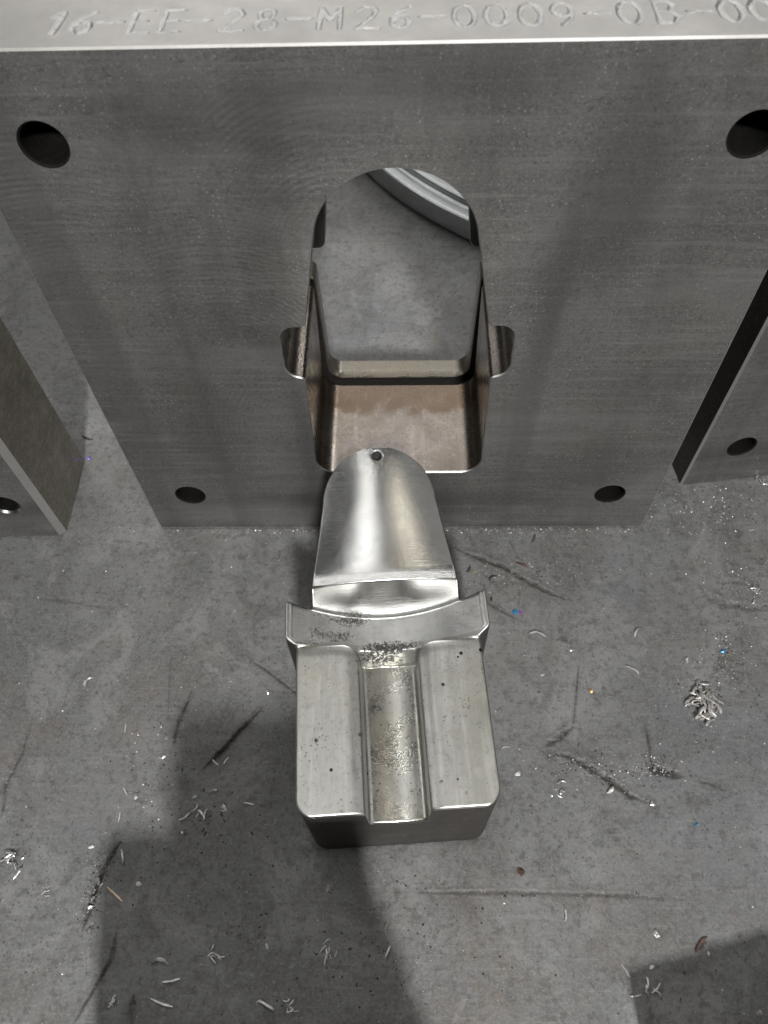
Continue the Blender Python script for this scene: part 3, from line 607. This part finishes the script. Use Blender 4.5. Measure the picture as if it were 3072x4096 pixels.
def join(parts):
    V = []; F = []
    for v, f in parts:
        o = len(V); V += v; F += [tuple(i + o for i in q) for q in f]
    return V, F
def sh_curl(L):
    a = random.choice((-1, 1)) * random.uniform(.6, 2.2); n = 8; pts = []; x = y = 0; th = random.uniform(0, 6.28); z = L * .09
    for i in range(n):
        pts.append((x, y, z + abs(math.sin(i / (n - 1) * math.pi)) * L * .12)); x += math.cos(th) * L / (n - 1) * 1.1; y += math.sin(th) * L / (n - 1) * 1.1; th += a / (n - 1) * random.uniform(-.4, 2.4)
    c = Vector((sum(p[0] for p in pts) / n, sum(p[1] for p in pts) / n, 0))
    return tube([(p[0] - c.x, p[1] - c.y, p[2]) for p in pts], min(L * random.uniform(.075, .11), .85), 5, .5)
def sh_splinter(L):
    th = random.uniform(0, 6.28); n = 5; b = random.uniform(-.12, .12)
    pts = [((t - .5) * L, b * L * math.sin(t * math.pi), L * .07 + L * .04 * math.sin(t * 3)) for t in np.linspace(0, 1, n)]
    c, s = math.cos(th), math.sin(th)
    return tube([(p[0] * c - p[1] * s, p[0] * s + p[1] * c, p[2]) for p in pts], min(L * random.uniform(.075, .11), .8), 5, .5)
def sh_flake(L):
    n = 6; V = []; F = []; th = random.uniform(0, 6.28); el = random.uniform(.35, .85)
    for z, sc in ((.02, .8), (.13, 1.0), (.22, .5)):
        for k in range(n):
            a = th + 2 * math.pi * k / n; r = L * .5 * sc * random.uniform(.65, 1.15)
            x, y = r * math.cos(a), r * el * math.sin(a); V.append(Vector((x * math.cos(th) - y * math.sin(th), x * math.sin(th) + y * math.cos(th), L * z * random.uniform(.7, 1.5))))
    for k in range(n):
        j = (k + 1) % n
        for b in (0, n): F.append((b + k, b + j, b + n + j, b + n + k))
    F.append(tuple(2 * n + k for k in range(n))); F.append(tuple(range(n))[::-1])
    return V, F
def sh_tangle(L, ns=None, sx=1.0):
    parts = []
    for _ in range(ns or random.randint(7, 11)):
        q = random.random(); ln = L * random.uniform(.20, .48)
        v, f = sh_curl(ln) if q < .5 else (sh_splinter(ln) if q < .8 else sh_flake(ln * .42))
        ox, oy = random.gauss(0, L * .19 * sx), random.gauss(0, L * .19); oz = random.uniform(0, L * .12); t = random.uniform(-.5, .5)
        parts.append(([Vector((p.x + ox, p.y + oy, p.z + oz + abs(p.x * t) * .5)) for p in v], f))
    return join(parts)
def chip(name, shape, x, y, L, mat, label, cat, group=None, smooth=False, **kw):
    v, f = shape(L, **kw); zmin = min(p.z for p in v)
    o = mesh_obj(name, [(p.x * MM, p.y * MM, (p.z - zmin) * MM) for p in v], f, mat, None, smooth, loc=(x * MM, y * MM, .00002))
    return tag(o, label, cat, group)

def nm(P, d=9):
    for (x, y), t in P: pass
CURL = [(-109.9,-235.6,9,"thin hooked silver shaving, uppermost of three shavings in a column near the bottom left"),(-59.2,-252.1,9,"bent silver shaving near the bottom edge, between two small tangles"),(-136.1,-191.1,7,"small curved silver shaving just right of the top of the long dark gouge"),
        (129,-93.1,8,"curved silver shaving on the floor between the insert and the big swarf pile"),(136,-70.4,8,"faint curled shaving on the floor above and left of the big swarf pile"),(-4.8,-230.6,6,"small bent shaving below the front of the insert"),
        (78.9,-72.2,10,"branching silver shaving on the floor right of the collar of the insert"),(78.4,-214.4,6,"small L shaped shaving on the bare floor right of and below the insert"),(-173.5,-101.1,7,"twisted pale shaving alone on the floor at the left")]
for x, y, L, lb in CURL: chip("metal_shaving", sh_curl, x, y, L, M_CHIP, lb, "shaving", "curled shavings on the floor")
SPL = [(-103.6,-242.9,8,"short straight sliver, middle one of three shavings in a column near the bottom left"),(-106.6,-251.5,11,"long pale sliver, lowest of three shavings in a column near the bottom left"),(103,-236.7,6,"thin upright sliver at the corner of the dark shadow, bottom right"),
       (-216.4,70.9,7,None)]
for x, y, L, lb in SPL[:3]: chip("metal_sliver", sh_splinter, x, y, L, M_CHIP, lb, "sliver", "slivers on the floor")
for x, y, L in [(-147.2,-127.2,4.5),(-96,-144.8,4.5),(-90.2,-144.1,4.5),(-76.4,-165.8,6),(-141.5,-172.3,6),(-140.9,-159.9,5),(56.1,-136.7,5)]:
    chip("metal_sliver", sh_splinter, x, y, L, M_CHIP, *(("tiny pale sliver on the floor right of the insert block", "sliver") if x > 0 else ("tiny pale sliver in the dark shadow left of the insert", "sliver", "slivers in the shadow") if x > -100 else ("tiny pale sliver on the floor left of the dark shadow", "sliver", "slivers left of the shadow")))
FL = [(-124.6,-142.4,4.5),(-139.8,-130.4,3.5),(-124,-132.3,3.5),(-127.8,-126.1,3),(-135.3,-162.6,4),(-108.2,-179.8,3.5),(-104.6,-162.8,3.5),(-61.2,-174.2,3),(-72.5,-107.1,3.5),(-145.6,-202,4.5),(-146.9,-210.3,4),(-147.6,-213.5,3.5),(-125.6,-203.3,4),(-152.5,-186.8,4),(78.9,-96.5,3),(96.9,-82,2.5),(149.5,-33.4,3),(-6.2,-220.8,4),(160,-87.6,4.5),(119.4,-221.6,4),(115.1,-235,3),(159.1,-252.2,4),(-61,-229.2,4),(131.9,-147,4),(127.7,-164.3,3.5),(-95.7,-159.8,5),(-88.9,-168.1,5),(-144.1,-204.4,4),(141.7,-229.6,2.5),(205.7,-51.6,4),(-41.1,-1.6,2.5),(53.9,-2.2,2.5),(91,-2.6,2.5),(122.6,-2.0,2.5),(-87.4,-2.2,2.5),(-110.7,-2.2,2.5),(139.2,-3.8,2.5)]
def flake_zone(x, y):
    if y > -4: z = ("tiny pale flake against the foot of the middle plate", "flakes along the foot of the middle plate")
    elif x < -115 and y > -175: z = ("pale flake on the floor at the left, by the outer edge of the dark shadow", "flakes beside the left shadow edge")
    elif x < -115: z = ("pale flake in or beside the long dark gouge, lower left", "flakes by the long dark gouge")
    elif x < -50 and y > -200: z = ("pale flake inside the dark shadow left of the insert block", "flakes in the shadow left of the insert")
    elif x > 50 and y > -110: z = ("small pale flake on open floor to the right of the collar", "flakes on the floor right of the collar")
    elif x > 50 and y > -200: z = ("small pale flake by the gouges right of the insert block", "flakes by the right hand gouges")
    elif x > 50: z = ("small pale flake on the floor in the lower right corner", "flakes in the lower right corner")
    else: z = ("small pale flake on the shaded floor below the insert", "flakes below the insert")
    return z[0], "flake", z[1]
for x, y, L in FL: chip("metal_flake", sh_flake, x, y, L, random.choice((M_CHIP, M_CHIP, M_CHIP2, M_WHITE)), *flake_zone(x, y))
TG = [(-84.5,-232.8,10,"knotted silver swarf tangle in the shaded floor below and left of the insert"),(-47.9,-252.7,8,"small crumpled swarf tangle at the bottom edge, rightmost of the lower left tangles"),(-189.2,-192.4,13,"star shaped swarf tangle over a dark spot at the left edge"),(-170.8,-206.7,7,"small grey swarf tangle between the star shaped one and the long dark gouge"),
      (-128.1,-252.2,8,"small white swarf tangle at the bottom left beside the curved crack"),(-100.2,-170.2,13,"tall swarf tangle left of the front corner of the insert"),(111.6,-244.5,14,"claw shaped swarf tangle inside the dark shadow at the bottom right"),(-33.9,-232.2,11,"bundle of upright thin slivers below the insert"),
      (-33.3,-204.6,7,"small pale swarf tangle just under the front wall of the insert"),(81,-157,9,"round crumbly swarf clump right of the front of the insert"),(207.8,-43.2,9,"small swarf tangle at the right edge above the big pile"),(230.9,34.5,12,"swarf heap at the foot of the right hand plate")]
for x, y, L, lb in TG: chip("swarf_tangle", sh_tangle, x, y, L, M_CHIP if L > 7 else M_CHIP2, lb, "swarf tangle", "swarf tangles on the floor")
chip("swarf_pile", sh_tangle, 165.4, -112.5, 23, M_CHIP2, "largest swarf pile of curled grey strands, at the right", "swarf pile", ns=54, sx=.62)
def spec(name, shape, x, y, L, mat, lb, cat="chip", **k): return chip(name, shape, x, y, L, mat, lb, cat, **k)
spec("blue_chip", sh_flake, 67.4, -58.3, 4.6, M_BLUE, "bright blue heat tinted chip right of the collar, beside a purple one")
spec("purple_chip", sh_flake, 71.1, -58.9, 4.0, M_PURPLE, "purple heat tinted chip right of the collar, beside a blue one")
spec("black_chip", sh_flake, 54.0, -50.3, 3.6, M_DARK, "black chip touching the right tip of the collar")
spec("brass_chip", sh_flake, 45.2, -31.8, 2.4, M_BRASS, "tiny golden chip right of the tongue")
spec("burnt_curl", sh_curl, 41.7, -30.3, 5.0, M_DARK, "dark hooked curl beside the golden chip")
spec("burnt_curl", sh_curl, 55.5, -36.0, 6.0, M_DARK, "dark bent curl at the right end of the collar")
spec("burnt_curl", sh_curl, 82.5, -9.0, 7.0, M_RUST, "thin rusty curl near the foot of the middle plate")
spec("rusty_wire", sh_splinter, 74.0, -27.0, 8.0, M_RUST, "short rusty wire lying over the gouge right of the tongue")
spec("blue_chip", sh_flake, 181.6, -82.0, 4.0, M_BLUE, "blue heat tinted chip above the big swarf pile")
spec("copper_chip", sh_flake, 104.9, -105.6, 3.2, M_BRASS, "small copper coloured chip on bare floor halfway to the swarf pile")
spec("white_flake", sh_flake, 107.6, -158.0, 6.0, M_WHITE, "largest white flake, beside the gouge right of the insert", "flake")
spec("white_flake", sh_flake, 61.5, -150.0, 4.2, M_WHITE, "white flake just right of the block of the insert", "flake")
spec("violet_chip", sh_flake, -207.0, 54.0, 3.4, M_VIOLET, "violet chip at the rear foot of the left plate")
spec("dark_sliver", sh_splinter, -212.0, 71.5, 9, M_DARK, "black sliver sticking out from behind the left plate", "sliver")
spec("burnt_curl", sh_splinter, 139.3, -225.9, 9, M_RUST, "rusty curved stick along the edge of the bottom right shadow")
spec("rust_flake", sh_flake, 59.3, -196.3, 5.0, M_RUST, "brown rust flake below and right of the insert", "flake")
spec("blue_chip", sh_flake, 147.9, -173.8, 2.6, M_BLUE, "very small blue chip low on the right")
def sh_needle(L):
    return tube([(-4.1, 3.0, .5), (-1, .75, .6), (2, -1.5, .55), (4.4, -3.2, .4)], .62, 5, .6)
spec("straw_needle", sh_needle, -136.8, -207.6, 10, M_NEEDLE, "straight straw coloured needle right of the long dark gouge", "needle")
spec("hair_sliver", lambda L: tube([(-4, 4, .2), (0, 0, .25), (4, -4.6, .2)], .28, 4, .6), -171, -193, 10, M_CHIP2, "hair thin grey sliver right of the star shaped tangle", "sliver")

# countless grit
def grit(name, n, mat, r0, r1, zones, label=None):
    V = []; F = []; k = 0
    while k < n:
        z = random.choice(zones); x, y = random.gauss(z[0], z[2]), random.gauss(z[1], z[3])
        if z[2] > 100: x, y = (random.uniform(-215, 240), random.uniform(-262, 60)) if random.random() < .86 else (random.uniform(-90, 75), random.uniform(88, 330))
        if -151 < x < 151 and -.8 < y < 86: continue
        if abs(x + (y + 184) * .07) < 52 and -190 < y < -5: continue
        if x < -208 and -8 < y < 54: continue
        if x > 178 and y > 28 + (x - 178) * .13: continue
        L = random.uniform(r0, r1) ; o = len(V); a = random.uniform(0, 6.28); el = random.uniform(.45, 1)
        for q in range(4):
            t = a + q * math.pi / 2; V.append((x + L * math.cos(t) * (1 if q % 2 else el), y + L * math.sin(t) * (1 if q % 2 else el), .0))
        V.append((x + random.uniform(-.2, .2) * L, y + random.uniform(-.2, .2) * L, L * random.uniform(.5, 1.0)))
        for q in range(4): F.append((o + q, o + (q + 1) % 4, o + 4))
        k += 1
    o = mesh_obj(name, np.array(V) * MM, F, mat); tag(o, label, kind='stuff')
ZALL = [(0, 0, 200, 200)]
ZC = ZALL * 5 + [(-125, -150, 14, 22), (-100, -175, 12, 10), (167, -110, 12, 14), (182, -90, 7, 9), (132, -147, 6, 4), (100, -148, 14, 6), (-147, -206, 3, 10), (-30, -235, 25, 12), (60, -3, 60, 1.5), (-60, -3, 60, 1.5), (66, -33, 22, 6), (200, 15, 20, 12), (205, -45, 12, 12), (0, -215, 60, 18)]
grit("bright_metal_grit", 1500, M_GRIT, .25, .75, ZC, "pale metal grit sprinkled over the floor")
grit("dark_metal_grit", 1300, M_GRITD, .25, .8, ZC, "dark grit sprinkled over the floor")
